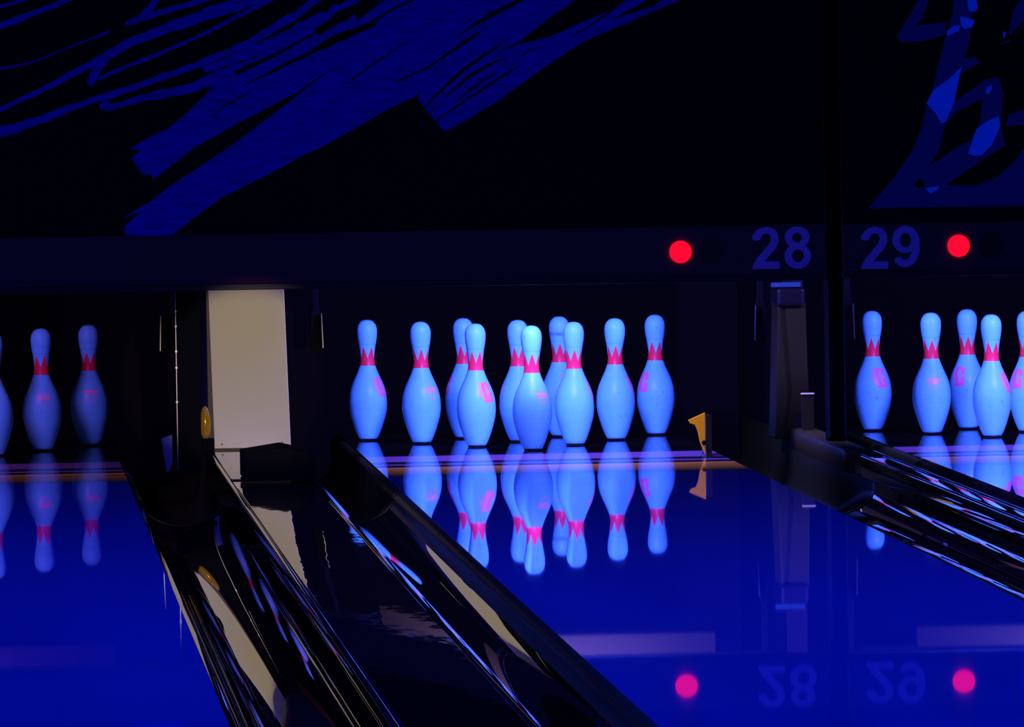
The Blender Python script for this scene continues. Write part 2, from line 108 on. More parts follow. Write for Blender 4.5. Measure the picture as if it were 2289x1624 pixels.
def polished(name, col, fac, rough, tint=(1, 1, 1), bm=None, vary=None):
    """clear-coated surface: diffuse colour under an even glossy coat"""
    m, nt, n, l = NT(name)
    d = n.new('ShaderNodeBsdfDiffuse'); g = n.new('ShaderNodeBsdfGlossy'); x = n.new('ShaderNodeMixShader'); o = n.new('ShaderNodeOutputMaterial')
    d.inputs[0].default_value = (*col, 1); g.inputs[0].default_value = (*tint, 1); g.inputs['Roughness'].default_value = rough
    x.inputs[0].default_value = fac; l.new(d.outputs[0], x.inputs[1]); l.new(g.outputs[0], x.inputs[2]); l.new(x.outputs[0], o.inputs[0])
    if vary:
        tc = n.new('ShaderNodeNewGeometry'); mp = n.new('ShaderNodeMapping'); mp.inputs['Scale'].default_value = vary
        no = n.new('ShaderNodeTexNoise'); no.inputs['Scale'].default_value = 1; no.inputs['Detail'].default_value = 3
        mx = n.new('ShaderNodeMixRGB'); mx.inputs[1].default_value = (*[c*.8 for c in col], 1); mx.inputs[2].default_value = (*[c*1.2 for c in col], 1)
        l.new(tc.outputs['Position'], mp.inputs[0]); l.new(mp.outputs[0], no.inputs[0]); l.new(no.outputs[0], mx.inputs[0]); l.new(mx.outputs[0], d.inputs[0])
    if bm:
        s = bump(nt, *bm); l.new(s, g.inputs['Normal'])
    return m
def emit(name, col, s):
    m, nt, n, l = NT(name)
    e = n.new('ShaderNodeEmission'); e.inputs[0].default_value = (*col, 1); e.inputs[1].default_value = s
    o = n.new('ShaderNodeOutputMaterial'); l.new(e.outputs[0], o.inputs[0]); return m

M = {}
M['lane'] = polished('lane_synthetic', (.006, .13, .92), .78, .018, (.86, .86, .92), (( .8, .5, 1), .10, .0006, 1.0, 1), (3, .35, 1))
M['deck'] = polished('pin_deck_dark', (.006, .008, .006), .62, .03)
M['deck_plate'] = polished('deck_plate_tan', (.22, .13, .24), .60, .05)
M['deck_line'] = polished('deck_joint_dark', (.012, .012, .012), .55, .08)
M['brown'] = polished('brown_wood_band', (.72, .36, .035), .58, .05)
M['gloss'] = polished('glossy_black_gutter', (.002, .002, .003), .85, .012, (.95, .95, .95), ((3.5, .9, 3.5), .16, .004, 1.0, 1))
M['gloss_flat'] = polished('glossy_black_cap', (.002, .002, .003), .85, .012, (.95, .95, .95), ((10, 1.6, 10), .10, .002, 1.0, 2))
M['gloss_wavy'] = polished('glossy_black_cap_wavy', (.004, .004, .012), .85, .02, (.95, .95, .95), ((9, 2.2, 9), .34, .003, 1.0, 3))
M['rail'] = polished('polished_edge', (.002, .002, .003), .75, .02, (.95, .95, .95), ((2, 1.2, 2), .05, .002, 1.0, 1))
M['adapter'] = polished('dark_grey_gutter_end', (.012, .019, .003), .07, .3)
M['greycap'] = pbr('grey_metal_cap', (.05, .05, .010), .4, .2)
M['black'] = pbr('flat_black', (.0012, .0012, .0018), .7, .06)
M['satin'] = pbr('satin_black', (.003, .003, .003), .4, .2)
M['mural'] = pbr('masking_panel_black', (.004, .004, .003), .9, .05)
M['strip'] = pbr('number_strip_dark', (.12, .016, .018), .8, .1)
M['numeral'] = pbr('numeral_paint', (1.0, .14, .33), .8, .1)
M['stroke_blue'] = pbr('mural_blue_paint', (.0, .0, .22), .85, .1)
def mottle(mat, c0, c1, sc_):
    nt = mat.node_tree; n, l = nt.nodes, nt.links
    g = n.new('ShaderNodeNewGeometry'); mp = n.new('ShaderNodeMapping'); mp.inputs['Rotation'].default_value = (0, math.radians(28), 0); mp.inputs['Scale'].default_value = sc_
    no = n.new('ShaderNodeTexNoise'); no.inputs['Scale'].default_value = 1; no.inputs['Detail'].default_value = 5; no.inputs['Roughness'].default_value = .7
    r = n.new('ShaderNodeMapRange'); r.inputs[1].default_value = .35; r.inputs[2].default_value = .62
    x = n.new('ShaderNodeMixRGB'); x.inputs[1].default_value = (*c0, 1); x.inputs[2].default_value = (*c1, 1)
    l.new(g.outputs['Position'], mp.inputs[0]); l.new(mp.outputs[0], no.inputs[0]); l.new(no.outputs[0], r.inputs[0]); l.new(r.outputs[0], x.inputs[0]); l.new(x.outputs[0], n['Principled BSDF'].inputs['Base Color'])
mottle(M['stroke_blue'], (0, 0, .13), (0, 0, .27), (14, 30, 70))
M['dim'] = pbr('mural_dim_blue_paint', (.10, .02, .10), .85, .1)
M['bright'] = pbr('mural_bright_blue_paint', (.05, .22, .62), .85, .1)
M['white'] = pbr('white_painted_metal', (.70, .69, .27), .6, .2)
M['screw'] = pbr('dark_screw', (.03, .025, .02), .4, .5)
M['steel'] = pbr('brushed_steel', (.12, .12, .13), .3, .5, .6)
M['olive'] = pbr('olive_grey_plastic', (.014, .015, .002), .45, .12)
M['orange'] = pbr('orange_plastic', (.80, .42, .0), .5, .1)
M['amber'] = pbr('amber_plastic', (.40, .22, .0), .15, .5)
M['sweep'] = pbr('pale_sweep_board', (.020, .017, .003), .7, .05)
M['paleblue'] = pbr('pale_blue_finish', (.10, .16, .30), .5, .3)
M['dullblue'] = pbr('dull_blue_plate', (.01, .05, .07), .5, .2)
M['lens_dark'] = pbr('dark_lens', (.002, .002, .002), .3, .3)
M['red'] = emit('lit_red_lens', (1, .003, .035), 1.0)
M['logo'] = pbr('pin_logo_pink', (1.0, .20, .38), .4, .3)
M['logo_light'] = pbr('pin_logo_light_pink', (.55, .50, .75), .4, .3)
M['emblem'] = pbr('pin_emblem_pink', (.85, .45, .60), .4, .3)
M['emblem_light'] = pbr('pin_emblem_pale', (.45, .62, .80), .4, .3)
M['base'] = pbr('pin_base_dark', (.004, .004, .006), .5, .3)
M['rear'] = pbr('pit_curtain_black', (.003, .003, .003), .9, .1)

# pin body: blue-white plastic, red jagged crown round the neck, scuff ring under the head
m, nt, n, l = NT('pin_coating'); M['pin'] = m
b = n.new('ShaderNodeBsdfPrincipled'); o = n.new('ShaderNodeOutputMaterial'); l.new(b.outputs[0], o.inputs[0])
b.inputs['Roughness'].default_value = .38; b.inputs['Specular IOR Level'].default_value = .25
tc = n.new('ShaderNodeTexCoord'); sx = n.new('ShaderNodeSeparateXYZ'); l.new(tc.outputs['Object'], sx.inputs[0])
def mth(op, a, bb=None, c=None):
    q = n.new('ShaderNodeMath'); q.operation = op
    for i, v in enumerate((a, bb, c)):
        if v is None: continue
        if isinstance(v, (int, float)): q.inputs[i].default_value = v
        else: l.new(v, q.inputs[i])
    return q.outputs[0]
ang = mth('ARCTAN2', sx.outputs[1], sx.outputs[0])
oi = n.new('ShaderNodeObjectInfo')
ang = mth('ADD', ang, mth('MULTIPLY', oi.outputs['Alpha'], math.pi/3))
fr = mth('FRACT', mth('ADD', mth('DIVIDE', ang, math.pi/3), 40))
tri = mth('MULTIPLY', mth('ABSOLUTE', mth('SUBTRACT', fr, .5)), 2)         # 0 at tooth tip, 1 in the valley
topz = mth('SUBTRACT', .296, mth('MULTIPLY', tri, .036))
z = sx.outputs[2]
crown = mth('MULTIPLY', mth('GREATER_THAN', z, .2365), mth('LESS_THAN', z, topz))
# scuffs
no = n.new('ShaderNodeTexNoise'); no.inputs['Scale'].default_value = 60; no.inputs['Detail'].default_value = 4
va = n.new('ShaderNodeVectorMath'); va.operation = 'ADD'; l.new(tc.outputs['Object'], va.inputs[0])
rnd = n.new('ShaderNodeCombineXYZ'); l.new(oi.outputs['Random'], rnd.inputs[0]); l.new(oi.outputs['Random'], rnd.inputs[2])
vs = n.new('ShaderNodeVectorMath'); vs.operation = 'SCALE'; vs.inputs['Scale'].default_value = 7; l.new(rnd.outputs[0], vs.inputs[0]); l.new(vs.outputs[0], va.inputs[1])
l.new(va.outputs[0], no.inputs[0])
ring = mth('SUBTRACT', 1, mth('MINIMUM', 1, mth('DIVIDE', mth('ABSOLUTE', mth('SUBTRACT', z, .303)), .0022)))
sepc = n.new('ShaderNodeSeparateColor'); l.new(oi.outputs['Color'], sepc.inputs[0])
ring2 = mth('SUBTRACT', 1, mth('MINIMUM', 1, mth('DIVIDE', mth('ABSOLUTE', mth('SUBTRACT', z, .326)), .010)))
dirt = mth('ADD', mth('MULTIPLY', ring, .35), mth('MULTIPLY', mth('MULTIPLY', ring2, sepc.outputs[0]), mth('MULTIPLY', no.outputs[0], 1.3)))
spots = mth('MULTIPLY', mth('GREATER_THAN', no.outputs[0], .70), .35)
low = mth('MULTIPLY', mth('LESS_THAN', mth('ABSOLUTE', mth('SUBTRACT', z, .112)), .016), mth('MULTIPLY', mth('SUBTRACT', no.outputs[0], .35), .35))
dirt = mth('MINIMUM', .85, mth('ADD', mth('ADD', dirt, spots), mth('MAXIMUM', low, 0)))
mx0 = n.new('ShaderNodeMixRGB'); mx0.inputs[1].default_value = (.165, .84, .93, 1); mx0.inputs[2].default_value = (.05, .18, .50, 1); l.new(dirt, mx0.inputs[0])
mx1 = n.new('ShaderNodeMixRGB'); mx1.inputs[2].default_value = (1.0, .035, .065, 1); l.new(crown, mx1.inputs[0]); l.new(mx0.outputs[0], mx1.inputs[1])
l.new(mx1.outputs[0], b.inputs['Base Color'])

# ---------------------------------------------------------------- helpers
def link(name, me, mat, parent=None, smooth=False):
    o = bpy.data.objects.new(name, me); C.objects.link(o)
    for mm in (mat if isinstance(mat, (list, tuple)) else [mat]): me.materials.append(M[mm])
    if smooth:
        for p in me.polygons: p.use_smooth = True
    if parent: o.parent = parent
    return o
def mesh(name, vs, fs, mat, parent=None, smooth=False):
    me = bpy.data.meshes.new(name); me.from_pydata(vs, [], fs); me.update()
    bm = bmesh.new(); bm.from_mesh(me); bmesh.ops.recalc_face_normals(bm, faces=bm.faces); bm.to_mesh(me); bm.free()
    return link(name, me, mat, parent, smooth)
class MB:
    def __init__(s): s.v = []; s.f = []; s.m = []
    def add(s, vs, fs, mi=0):
        k = len(s.v); s.v += vs; s.f += [tuple(i+k for i in f) for f in fs]; s.m += [mi]*len(fs); return s
    def box(s, a, b, mi=0):
        (x0, y0, z0), (x1, y1, z1) = a, b
        return s.add([(x0,y0,z0),(x1,y0,z0),(x1,y1,z0),(x0,y1,z0),(x0,y0,z1),(x1,y0,z1),(x1,y1,z1),(x0,y1,z1)],
              [(0,3,2,1),(4,5,6,7),(0,1,5,4),(1,2,6,5),(2,3,7,6),(3,0,4,7)], mi)
    def hexa(s, vs, mi=0):
        return s.add(vs, [(0,3,2,1),(4,5,6,7),(0,1,5,4),(1,2,6,5),(2,3,7,6),(3,0,4,7)], mi)
    def prism(s, pts, y0, y1, mi=0):                       # outline in x,z pushed along y
        k = len(pts)
        return s.add([(x, y0, z) for x, z in pts]+[(x, y1, z) for x, z in pts],
              [tuple(range(k)), tuple(range(2*k-1, k-1, -1))]+[(i, i+k, (i+1) % k+k, (i+1) % k) for i in range(k)], mi)
    def cyl(s, c, r, y0, y1, n=40, rz=None, mi=0):          # disc facing -y
        rz = rz or r
        return s.prism([(c[0]+r*math.cos(2*math.pi*i/n), c[1]+rz*math.sin(2*math.pi*i/n)) for i in range(n)], y0, y1, mi)
    def build(s, name, mat, parent=None, bevel=0, smooth=False):
        me = bpy.data.meshes.new(name); me.from_pydata(s.v, [], s.f); me.update()
        for p, q in zip(me.polygons, s.m): p.material_index = q
        bm = bmesh.new(); bm.from_mesh(me)
        big = [f for f in bm.faces if len(f.verts) > 4]
        if big: bmesh.ops.triangulate(bm, faces=big)
        bmesh.ops.recalc_face_normals(bm, faces=bm.faces)
        if bevel: bmesh.ops.bevel(bm, geom=list(bm.edges), offset=bevel, segments=4, affect='EDGES', profile=.5)
        bm.to_mesh(me); bm.free()
        return link(name, me, mat, parent, smooth)
def thing(name, label, cat, loc=(0, 0, 0), group=None):
    o = bpy.data.objects.new(name, None); C.objects.link(o); o.location = loc; o.empty_display_size = .1
    o['label'] = label; o['category'] = cat
    if group: o['group'] = group
    return o
def keep(o, root):                                          # parent a part built in world coordinates
    o.parent = root; o.matrix_parent_inverse = Matrix.Translation(root.location).inverted(); return o
def sweepY(name, prof, ys, mat, parent=None, closed=False, smooth=True):
    """profile in x,z extruded along y; prof may be a function of y"""
    vs = []; fs = []
    for y in ys:
        p = prof(y) if callable(prof) else prof
        vs += [(x, y, z) for x, z in p]
    k = len(prof(ys[0]) if callable(prof) else prof)
    for j in range(len(ys)-1):
        for i in range(k if closed else k-1):
            a = j*k+i; b_ = j*k+(i+1) % k
            fs.append((a, b_, b_+k, a+k))
    if closed: fs += [tuple(range(k)), tuple(range(len(vs)-1, len(vs)-k-1, -1))]
    return mesh(name, vs, fs, mat, parent, smooth)

# ---------------------------------------------------------------- setting
o = MB().box((-6, -19, -.32), (6, 3, -.26)).build('floor', 'black'); o['kind'] = 'structure'
o = MB().box((-6, 2.0, -.26), (6, 2.1, 3.9)).build('wall_back', 'rear'); o['kind'] = 'structure'
o = MB().box((-6, -19, 3.9), (6, 3, 4.0)).build('ceiling', 'black'); o['kind'] = 'structure'

# ---------------------------------------------------------------- lanes
LX = {27: -1.7928, 28: 0.0, 29: 1.6070}; HW = .527
TILT = .0008
YEND = -15.0
def lane(num, label):
    X = LX[num]; r = thing('bowling_lane', label, 'bowling lane', (X, -1.28, -.03), 'bowling lanes side by side')
    ys = [-1.28, -3, -5, -8, -11, YEND]
    vs = []; fs = []
    for y in ys:
        zt = TILT*(y+1.28)
        vs += [(X-HW, y, zt), (X+HW, y, zt), (X+HW, y, zt-.05), (X-HW, y, zt-.05)]
    for j in range(len(ys)-1):
        for i in range(4): a = 4*j+i; b_ = 4*j+(i+1) % 4; fs.append((a, b_, b_+4, a+4))
    fs += [(0, 1, 2, 3), (len(vs)-1, len(vs)-2, len(vs)-3, len(vs)-4)]
    keep(mesh('lane_surface', vs, fs, 'lane'), r)
    keep(MB().box((X-HW, -1.28, -.05), (X+HW, -.83, 0)).build('wood_band', 'brown'), r)['label'] = 'brown wood-coloured band'
    q = MB()
    q.box((X-HW, -.83, -.05), (X+HW, -.72, 0), 0).box((X-HW, -.72, -.05), (X+HW, -.66, 0), 1).box((X-HW, -.66, -.05), (X+HW, -.53, 0), 0).box((X-HW, -.53, -.05), (X+HW, -.215, 0), 1)
    keep(q.build('deck_threshold', ['deck_line', 'deck_plate']), r)
    keep(MB().box((X-HW, -.215, -.05), (X+HW, 1.15, 0)).build('pin_deck', 'deck'), r)['label'] = 'dark glossy pin deck'
    return r
lane(27, 'glossy blue lane cut off by the left photo edge, ending in dim pins')
lane(28, 'glossy blue lane in the middle under the number 28, mirroring a full rack')
lane(29, 'glossy blue lane at the right edge, under the number 29')

# ---------------------------------------------------------------- gutters and dividers
ZT = .055
DL = (-1.018, -.778); DR = (.791, .858)
def gutter(x_lane, x_div, label):
    s = 1 if x_div > x_lane else -1; W = abs(x_div-x_lane)
    r = thing('gutter', label, 'gutter', ((x_lane+x_div)/2, -2, -.12), 'gutters beside the lanes')
    def prof(depth, flat, lip=.010):
        P = [(0, -.004), (lip, -.006), (lip+.006, -.010), (lip+.014, -.018)]
        a, b_ = lip+.014, W-.004
        N = 28
        for i in range(1, N):
            t = math.pi*i/N; cx = (a+b_)/2; rx = (b_-a)/2
            c, s_ = math.cos(t), math.sin(t)
            e = 2/flat
            P.append((cx-rx*math.copysign(abs(c)**e, c), -.018-(depth-.018)*abs(s_)**e))
        P += [(b_, -.012), (W-.001, .0), (W-.001, .035)]
        return [(x_lane+s*x, z) for x, z in P]
    ysm = [YEND+i*(13.0/60) for i in range(61)]
    PF = prof(.088, 2.0)
    k_ = 3 if x_lane < -1 else (7 if x_lane < 0 else 10)
    keep(sweepY('trough', PF[k_:], ysm, 'gloss'), r)
    keep(sweepY('lane_lip', PF[:k_+1], ysm, 'gloss' if s > 0 and x_lane < -1 else 'satin'), r)
    def ad(y):
        t = min(1, max(0, (y+2.0)/.9))
        t = t*t*(3-2*t)
        return prof(.089+.06*t, 2.0+3*t)
    keep(sweepY('gutter_adapter', ad, [-2.0, -1.97]+[-2.0+.9*i/12 for i in range(1, 13)], 'adapter'), r)['label'] = 'dark grey flared end section'
    keep(sweepY('rear_channel', prof(.149, 5.0), [-1.1, -.5, .2, .8, 1.3], 'adapter'), r)
    # thin seam ring where the adapter meets the trough
    keep(sweepY('seam_ring', [(x, z+.003) for x, z in prof(.088, 2.0)], [-2.03, -1.99], 'satin'), r)
    return r
gutter(LX[27]+HW, DL[0], 'black gutter right of the left lane, mirroring the white cover as a long beige streak')
gutter(LX[28]-HW, DL[1], 'black gutter between the wide black divider and the middle lane')
gutter(LX[28]+HW, DR[0], 'black gutter along the right side of the middle lane')
gutter(LX[29]-HW, DR[1], 'black gutter between the narrow divider and the right lane')

def cap(x0, x1, y0, y1, name, mat, root, r_=.009, zt=ZT, ny=40):
    P = []
    for cx, a0 in ((x0+r_, 180), (x1-r_, 90)):
        for i in range(7):
            a = math.radians(a0-90*i/6); P.append((cx+r_*math.cos(a), zt-r_+r_*math.sin(a)))
    P += [(x1, -.03), (x0, -.03)]
    o = sweepY(name, P, [y0+(y1-y0)*i/ny for i in range(ny+1)], mat, None, True)
    for p in o.data.polygons: p.use_smooth = len(p.vertices) == 4
    return keep(o, root)
r = thing('lane_divider', 'wide glossy black divider cap running from the white cover to the bottom of the photo', 'lane divider', (-.9, -8, -.03), 'dividers between the lanes')
cap(DL[0]+.008, DL[1]-.016, YEND, -2.40, 'cap_panel', 'gloss_wavy', r, .006)
cap(DL[0]+.008, DL[1]-.016, -2.385, -.70, 'cap_panel', 'gloss_flat', r, .006, ny=12)
# rounded edge rails either side of the cap
cap(DL[0]-.006, DL[0]+.008, YEND, -.70, 'edge_rail', 'gloss_flat', r, .0048, ZT+.002, 60)
P = []; x, z = DL[1]-.016, ZT+.0015
P.append((x, z))
for i in range(9):
    a = math.radians(6+2.2*i); x += .0022; z -= .0022*math.tan(a); P.append((x, z))
P += [(x+.002, z-.006), (x+.002, .0), (DL[1]-.016, .0)]
keep(sweepY('edge_rail', P, [YEND+(-.70-YEND)*i/60 for i in range(61)], 'rail', None, True), r)
r = thing('lane_divider', 'narrow glossy divider cap running to the right edge, streaked with blue and pink reflections', 'lane divider', (.82, -8, -.03), 'dividers between the lanes')
cap(DR[0]+.006, DR[1]-.006, YEND, -1.50, 'cap_panel', 'gloss_flat', r, .008)
for (a, b_) in ((DR[0]-.002, DR[0]+.009), (DR[1]-.009, DR[1]+.002)):
    cap(a, b_, YEND, -1.50, 'edge_rail', 'gloss_flat', r, .005, ZT+.004, 60)
cap(DR[0]-.003, DR[1]+.003, -1.49, .0, 'end_cap', 'greycap', r, .012, ZT+.003, 8)['label'] = 'grey metal end section'

# black peaked block sitting on the wide divider
q = MB().prism([(-.976, ZT+.0025), (-.780, ZT+.0025), (-.780, ZT+.070), (-.868, ZT+.090), (-.976, ZT+.074)], -2.36, -2.10)
o = q.build('ball_guard_block', 'black', bevel=.003); o['label'] = 'black block with a peaked top standing on the wide divider below the white cover'; o['category'] = 'block'

# ---------------------------------------------------------------- kickbacks and covers
r = thing('kickback_partition', 'black partition behind the white cover, between the left and middle pin decks', 'partition', (-.9, .3, -.26))
keep(MB().box((-1.012, -.66, -.26), (-.786, 1.45, 1.4)).build('partition_body', 'satin'), r)
r = thing('white_cover', 'white metal cover plate between the left and middle lanes, screwed at its lower corners', 'cover plate', (-.89, -.69, ZT))
keep(MB().hexa([(-.996, -.697, ZT+.004), (-.771, -.697, ZT+.004), (-.771, -.668, ZT+.004), (-.996, -.668, ZT+.004),
                (-1.010, -.697, .66), (-.788, -.697, .66), (-.788, -.668, .66), (-1.010, -.668, .66)]).build('plate', 'white', bevel=.002), r)
for sx_, sz_ in ((-.974, .071), (-.797, .073)):
    keep(MB().cyl((sx_, sz_), .0032, -.7005, -.695, 16).build('screw', 'screw'), r)
# right partition
r = thing('kickback_partition', 'dark partition behind the narrow divider, between the middle and right pin decks', 'partition', (.82, .7, -.26))
keep(MB().box((.792, .16, -.26), (.856, 1.45, 1.4)).build('partition_body', 'satin'), r)
r = thing('column_cover', 'dark olive grey upright cover with a curved foot, right of the middle pin deck', 'cover column', (.80, 0, ZT))
P0 = [(.752, .62), (.752, .10), (.750, .02), (.758, -.02)]
q = MB().hexa([(.742, -.02, .02), (.800, -.02, .02), (.800, .15, .02), (.742, .15, .02),
               (.757, -.02, .45), (.842, -.02, .45), (.842, .15, .45), (.757, .15, .45)])
o = q.build('column_body', 'olive', bevel=.006); keep(o, r)
q = MB().prism([(.776, .44), (.840, .44), (.846, .16), (.826, .115), (.808, .085), (.800, .05), (.782, .05), (.786, .10), (.796, .16)], -.032, -.021)
keep(q.build('front_face', 'olive', bevel=.002), r)
keep(MB().box((.750, -.05, .425), (.838, .14, .485)).build('top_cap', 'satin', bevel=.012), r)
keep(MB().box((.735, -.045, .4855), (.825, -.02, .500)).build('top_bracket', 'dullblue', bevel=.002), r)
# small bracket in front of the column
r = thing('angle_bracket', 'small grey upright bracket with a pale top edge, at the foot of the olive column', 'bracket', (.815, -.30, ZT))
keep(MB().box((.793, -.30, ZT+.006), (.829, -.285, .168)).build('bracket_plate', 'olive', bevel=.001), r)
keep(MB().box((.791, -.303, .168), (.831, -.283, .1725)).build('top_lip', 'white', bevel=.0008), r)['label'] = 'pale top edge'
# mask support posts
def post(x0, x1, y, z0, label, rail):
    r = thing('support_post', label, 'post', ((x0+x1)/2, y, z0))
    keep(MB().box((x0, y-.02, z0), (x1, y+.05, 1.5)).build('post_body', 'black', bevel=.002), r)
    for xx in rail:
        keep(MB().box((xx-.0018, y-.0245, z0+.01), (xx+.0018, y-.0205, .53)).build('edge_strip', 'steel', bevel=.0008), r)
        for zz in (.20, .31, .35, .43, .47):
            keep(MB().cyl((xx, zz+random.uniform(-.01, .01)), .0035, y-.028, y-.0245, 12).build('rivet', 'steel'), r)
    return r
post(.796, .848, -.90, ZT+.004, 'black upright post between the numbers 28 and 29', (.799, .846))
post(-1.115, -1.043, -.93, -.0, 'black upright board left of the white cover', (-1.112,))
r = thing('bumper_knob', 'amber rounded knob at the lower left edge of the white cover', 'knob', (-1.028, -.80, .06))
vs = []; fs = []; NN, MM = 20, 14
for j in range(MM+1):
    t = math.pi*j/MM
    for i in range(NN):
        a = 2*math.pi*i/NN; vs.append((-1.026+.016*math.sin(t)*math.cos(a), -.80+.016*math.sin(t)*math.sin(a), .135+.055*math.cos(t)*(1.0 if j < MM/2 else .8)))
for j in range(MM):
    for i in range(NN): fs.append((j*NN+i, j*NN+(i+1) % NN, (j+1)*NN+(i+1) % NN, (j+1)*NN+i))
keep(mesh('amber_shell', vs, fs, 'amber', None, True), r)
keep(MB().box((-1.036, -.815, ZT), (-1.000, -.785, .095)).build('knob_foot', 'black', bevel=.003), r)
# blue reflection of the pins at the left gutter end, built as a tapered piece
o = MB().prism([(-1.150, .088), (-1.118, .098), (-1.118, .02), (-1.128, -.01), (-1.136, -.01)], -.62, -.61).build('pin_reflection_piece', 'paleblue'); o['label'] = 'small tapered blue stand-in for a pin reflection, left of the black upright board'; o['category'] = 'plate'
# orange corner piece
r = thing('orange_guide', 'orange corner piece at the right end of the middle pin deck', 'corner guide', (.46, -.5, 0))
keep(MB().prism([(.424, .108), (.474, .130), (.474, .004), (.468, .018), (.458, .045), (.452, .075), (.444, .094), (.430, .098)], -.53, -.515).build('guide_blade', 'orange', bevel=.0006), r)
keep(MB().cyl((.470, .040), .007, -.536, -.5305, 14).build('bolt', 'black'), r)
keep(MB().box((.477, -.53, .0), (.494, -.40, .122)).build('backing_strip', 'olive', bevel=.001), r)

# ---------------------------------------------------------------- sweeps hanging behind the masking panels
def sweep_unit(num, yb, zb, label, xr=.50):
    X = LX[num]; r = thing('pin_sweep', label, 'pin sweep', (X, yb, zb), 'raised pin sweeps')
    keep(MB().box((X-xr, yb, zb), (X+xr, yb+.02, zb+.06)).build('sweep_board', 'sweep', bevel=.003), r)
    for s in (-1, 1):
        xa = X+s*.672
        keep(MB().prism([(xa-.007, .95), (xa+.007, .95), (xa+.009, .46), (xa+.016, .43), (xa+.018, .335), (xa+.010, .325), (xa-.010, .325), (xa-.018, .335), (xa-.016, .43), (xa-.009, .46)], -.30, -.27).build('sweep_arm', 'black', bevel=.002), r)
        keep(MB().box((min(xa, X+s*xr)-.0, yb+.02, zb+.06), (max(xa, X+s*xr), yb+.04, zb+.07)).build('arm_link', 'satin'), r)
        keep(MB().prism([(xa+.0155*s*-1, .44), (xa-.0185*s, .335), (xa-.021*s, .335), (xa-.018*s, .44)], -.315, -.302).build('arm_edge', 'steel'), r)
        xo = X+s*{(28, 1): .790, (28, -1): .784, (29, -1): .749, (27, 1): .779}.get((num, s), .78)
        keep(MB().box((min(xa, xo), -.30, .88), (max(xa, xo), -.27, .92)).box((min(xo, xo-s*.03), -.30, .88), (max(xo, xo-s*.03), .30, .92)).build('pivot_bracket', 'black'), r)
    return r
sweep_unit(27, -.50, .529, 'raised pale sweep of the left lane, seen only mirrored in the blue surface')
sweep_unit(28, -.50, .530, 'raised pale sweep of the middle lane, seen only mirrored below the rack')
sweep_unit(29, -.50, .527, 'raised pale sweep of the right lane, seen only mirrored')
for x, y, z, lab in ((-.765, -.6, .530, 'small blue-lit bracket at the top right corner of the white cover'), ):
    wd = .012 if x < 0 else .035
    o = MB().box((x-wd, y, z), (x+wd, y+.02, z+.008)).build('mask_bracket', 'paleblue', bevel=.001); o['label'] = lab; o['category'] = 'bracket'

# ---------------------------------------------------------------- masking panels
YM = -1.2
def prisms(name, polys, y0, y1, mat, root):
    q = MB()
    for i, p in enumerate(polys): q.prism(p, y0-.00012*i, y1)
    return keep(q.build(name, mat), root)
TWO = [(110,630),(120,590),(170,500),(250,410),(320,330),(345,280),(345,240),(325,205),(290,198),(250,205),(230,230),(215,270),(190,283),(130,278),(112,255),(125,215),(165,160),(220,128),(290,115),(360,130),(415,170),(440,230),(440,300),(410,370),(360,430),(300,495),(265,540),(450,540),(450,610),(445,632)]
KD = .0002355
def ringq(q, cx, cy, rx, ry, ix, iy, icx, icy, f, y):
    N = 40; vs = []; fs = []
    for i in range(N):
        a = 2*math.pi*i/N
        for (c0, c1, a0, a1) in ((cx, cy, rx, ry), (icx, icy, ix, iy)):
            x, z = f(c0+a0*math.cos(a), c1+a1*math.sin(a)); vs.append((x, y, z))
    for i in range(N): j = (i+1) % N; fs.append((2*i, 2*j, 2*j+1, 2*i+1))
    q.add(vs, fs)
def number(kind, X0, Z0, root):
    q = MB(); y = YM-.0125
    f = lambda a, b_: (X0+(a-110)*KD, Z0+(632-b_)*KD)
    q.prism([f(*p) for p in TWO], y, y+.002)
    if kind == '8':
        ringq(q, 670, 248, 153, 132, 58, 58, 668, 254, f, y)
        ringq(q, 673, 480, 165, 155, 72, 78, 676, 475, f, y-.0003)
    else:
        g = lambda a, b_: f(a-1325, b_+22)
        ringq(q, 1990, 255, 165, 168, 68, 88, 1990, 265, g, y)
        c = [(2118,250),(2118,330),(2112,410),(2090,480),(2045,530),(1990,553),(1935,540),(1900,510),(1888,475)]; wv = [48]*9
        L = []; Rr = []
        for i, p in enumerate(c):
            a = c[max(0, i-1)]; b_ = c[min(len(c)-1, i+1)]; dx, dy = b_[0]-a[0], b_[1]-a[1]; k = math.hypot(dx, dy)
            L.append((p[0]-dy/k*47, p[1]+dx/k*47)); Rr.append((p[0]+dy/k*47, p[1]-dx/k*47))
        for i in range(len(c)-1):
            q.add([(g(*P_)[0], y-.0003, g(*P_)[1]) for P_ in (L[i], L[i+1], Rr[i+1], Rr[i])], [(0, 1, 2, 3)])
    return keep(q.build('lane_number', 'numeral'), root)
def signal(xl, xd, z, root):
    o = MB().cyl((xl, z), .0325, YM-.016, YM-.008, 48).build('signal_lamp', 'red'); keep(o, root)['label'] = 'lit red round lamp'
    o = MB().cyl((xd, z+.001), .036, YM-.0135, YM-.008, 48).build('unlit_lamp', 'lens_dark'); keep(o, root)['label'] = 'dark unlit round lamp'
def mask(x0, x1, label, zs0, zs1, zm):
    r = thing('masking_panel', label, 'masking panel', ((x0+x1)/2, YM, .54), 'masking panels above the pin decks')
    keep(MB().box((x0, YM, zm), (x1, YM+.04, 2.0)).build('mural_board', 'mural'), r)
    keep(MB().box((x0, YM-.010, zs0), (x1, YM+.02, zs1)).build('number_strip', 'strip', bevel=.001), r)
    keep(MB().box((x0, YM-.006, zs0-.019), (x1, YM+.04, zs0-.001)).build('lower_trim', 'satin', bevel=.002), r)
    if zm > zs1+.01: keep(MB().box((x0, YM-.006, zs1+.001), (x1, YM+.03, zm)).build('upper_trim', 'black'), r)
    return r
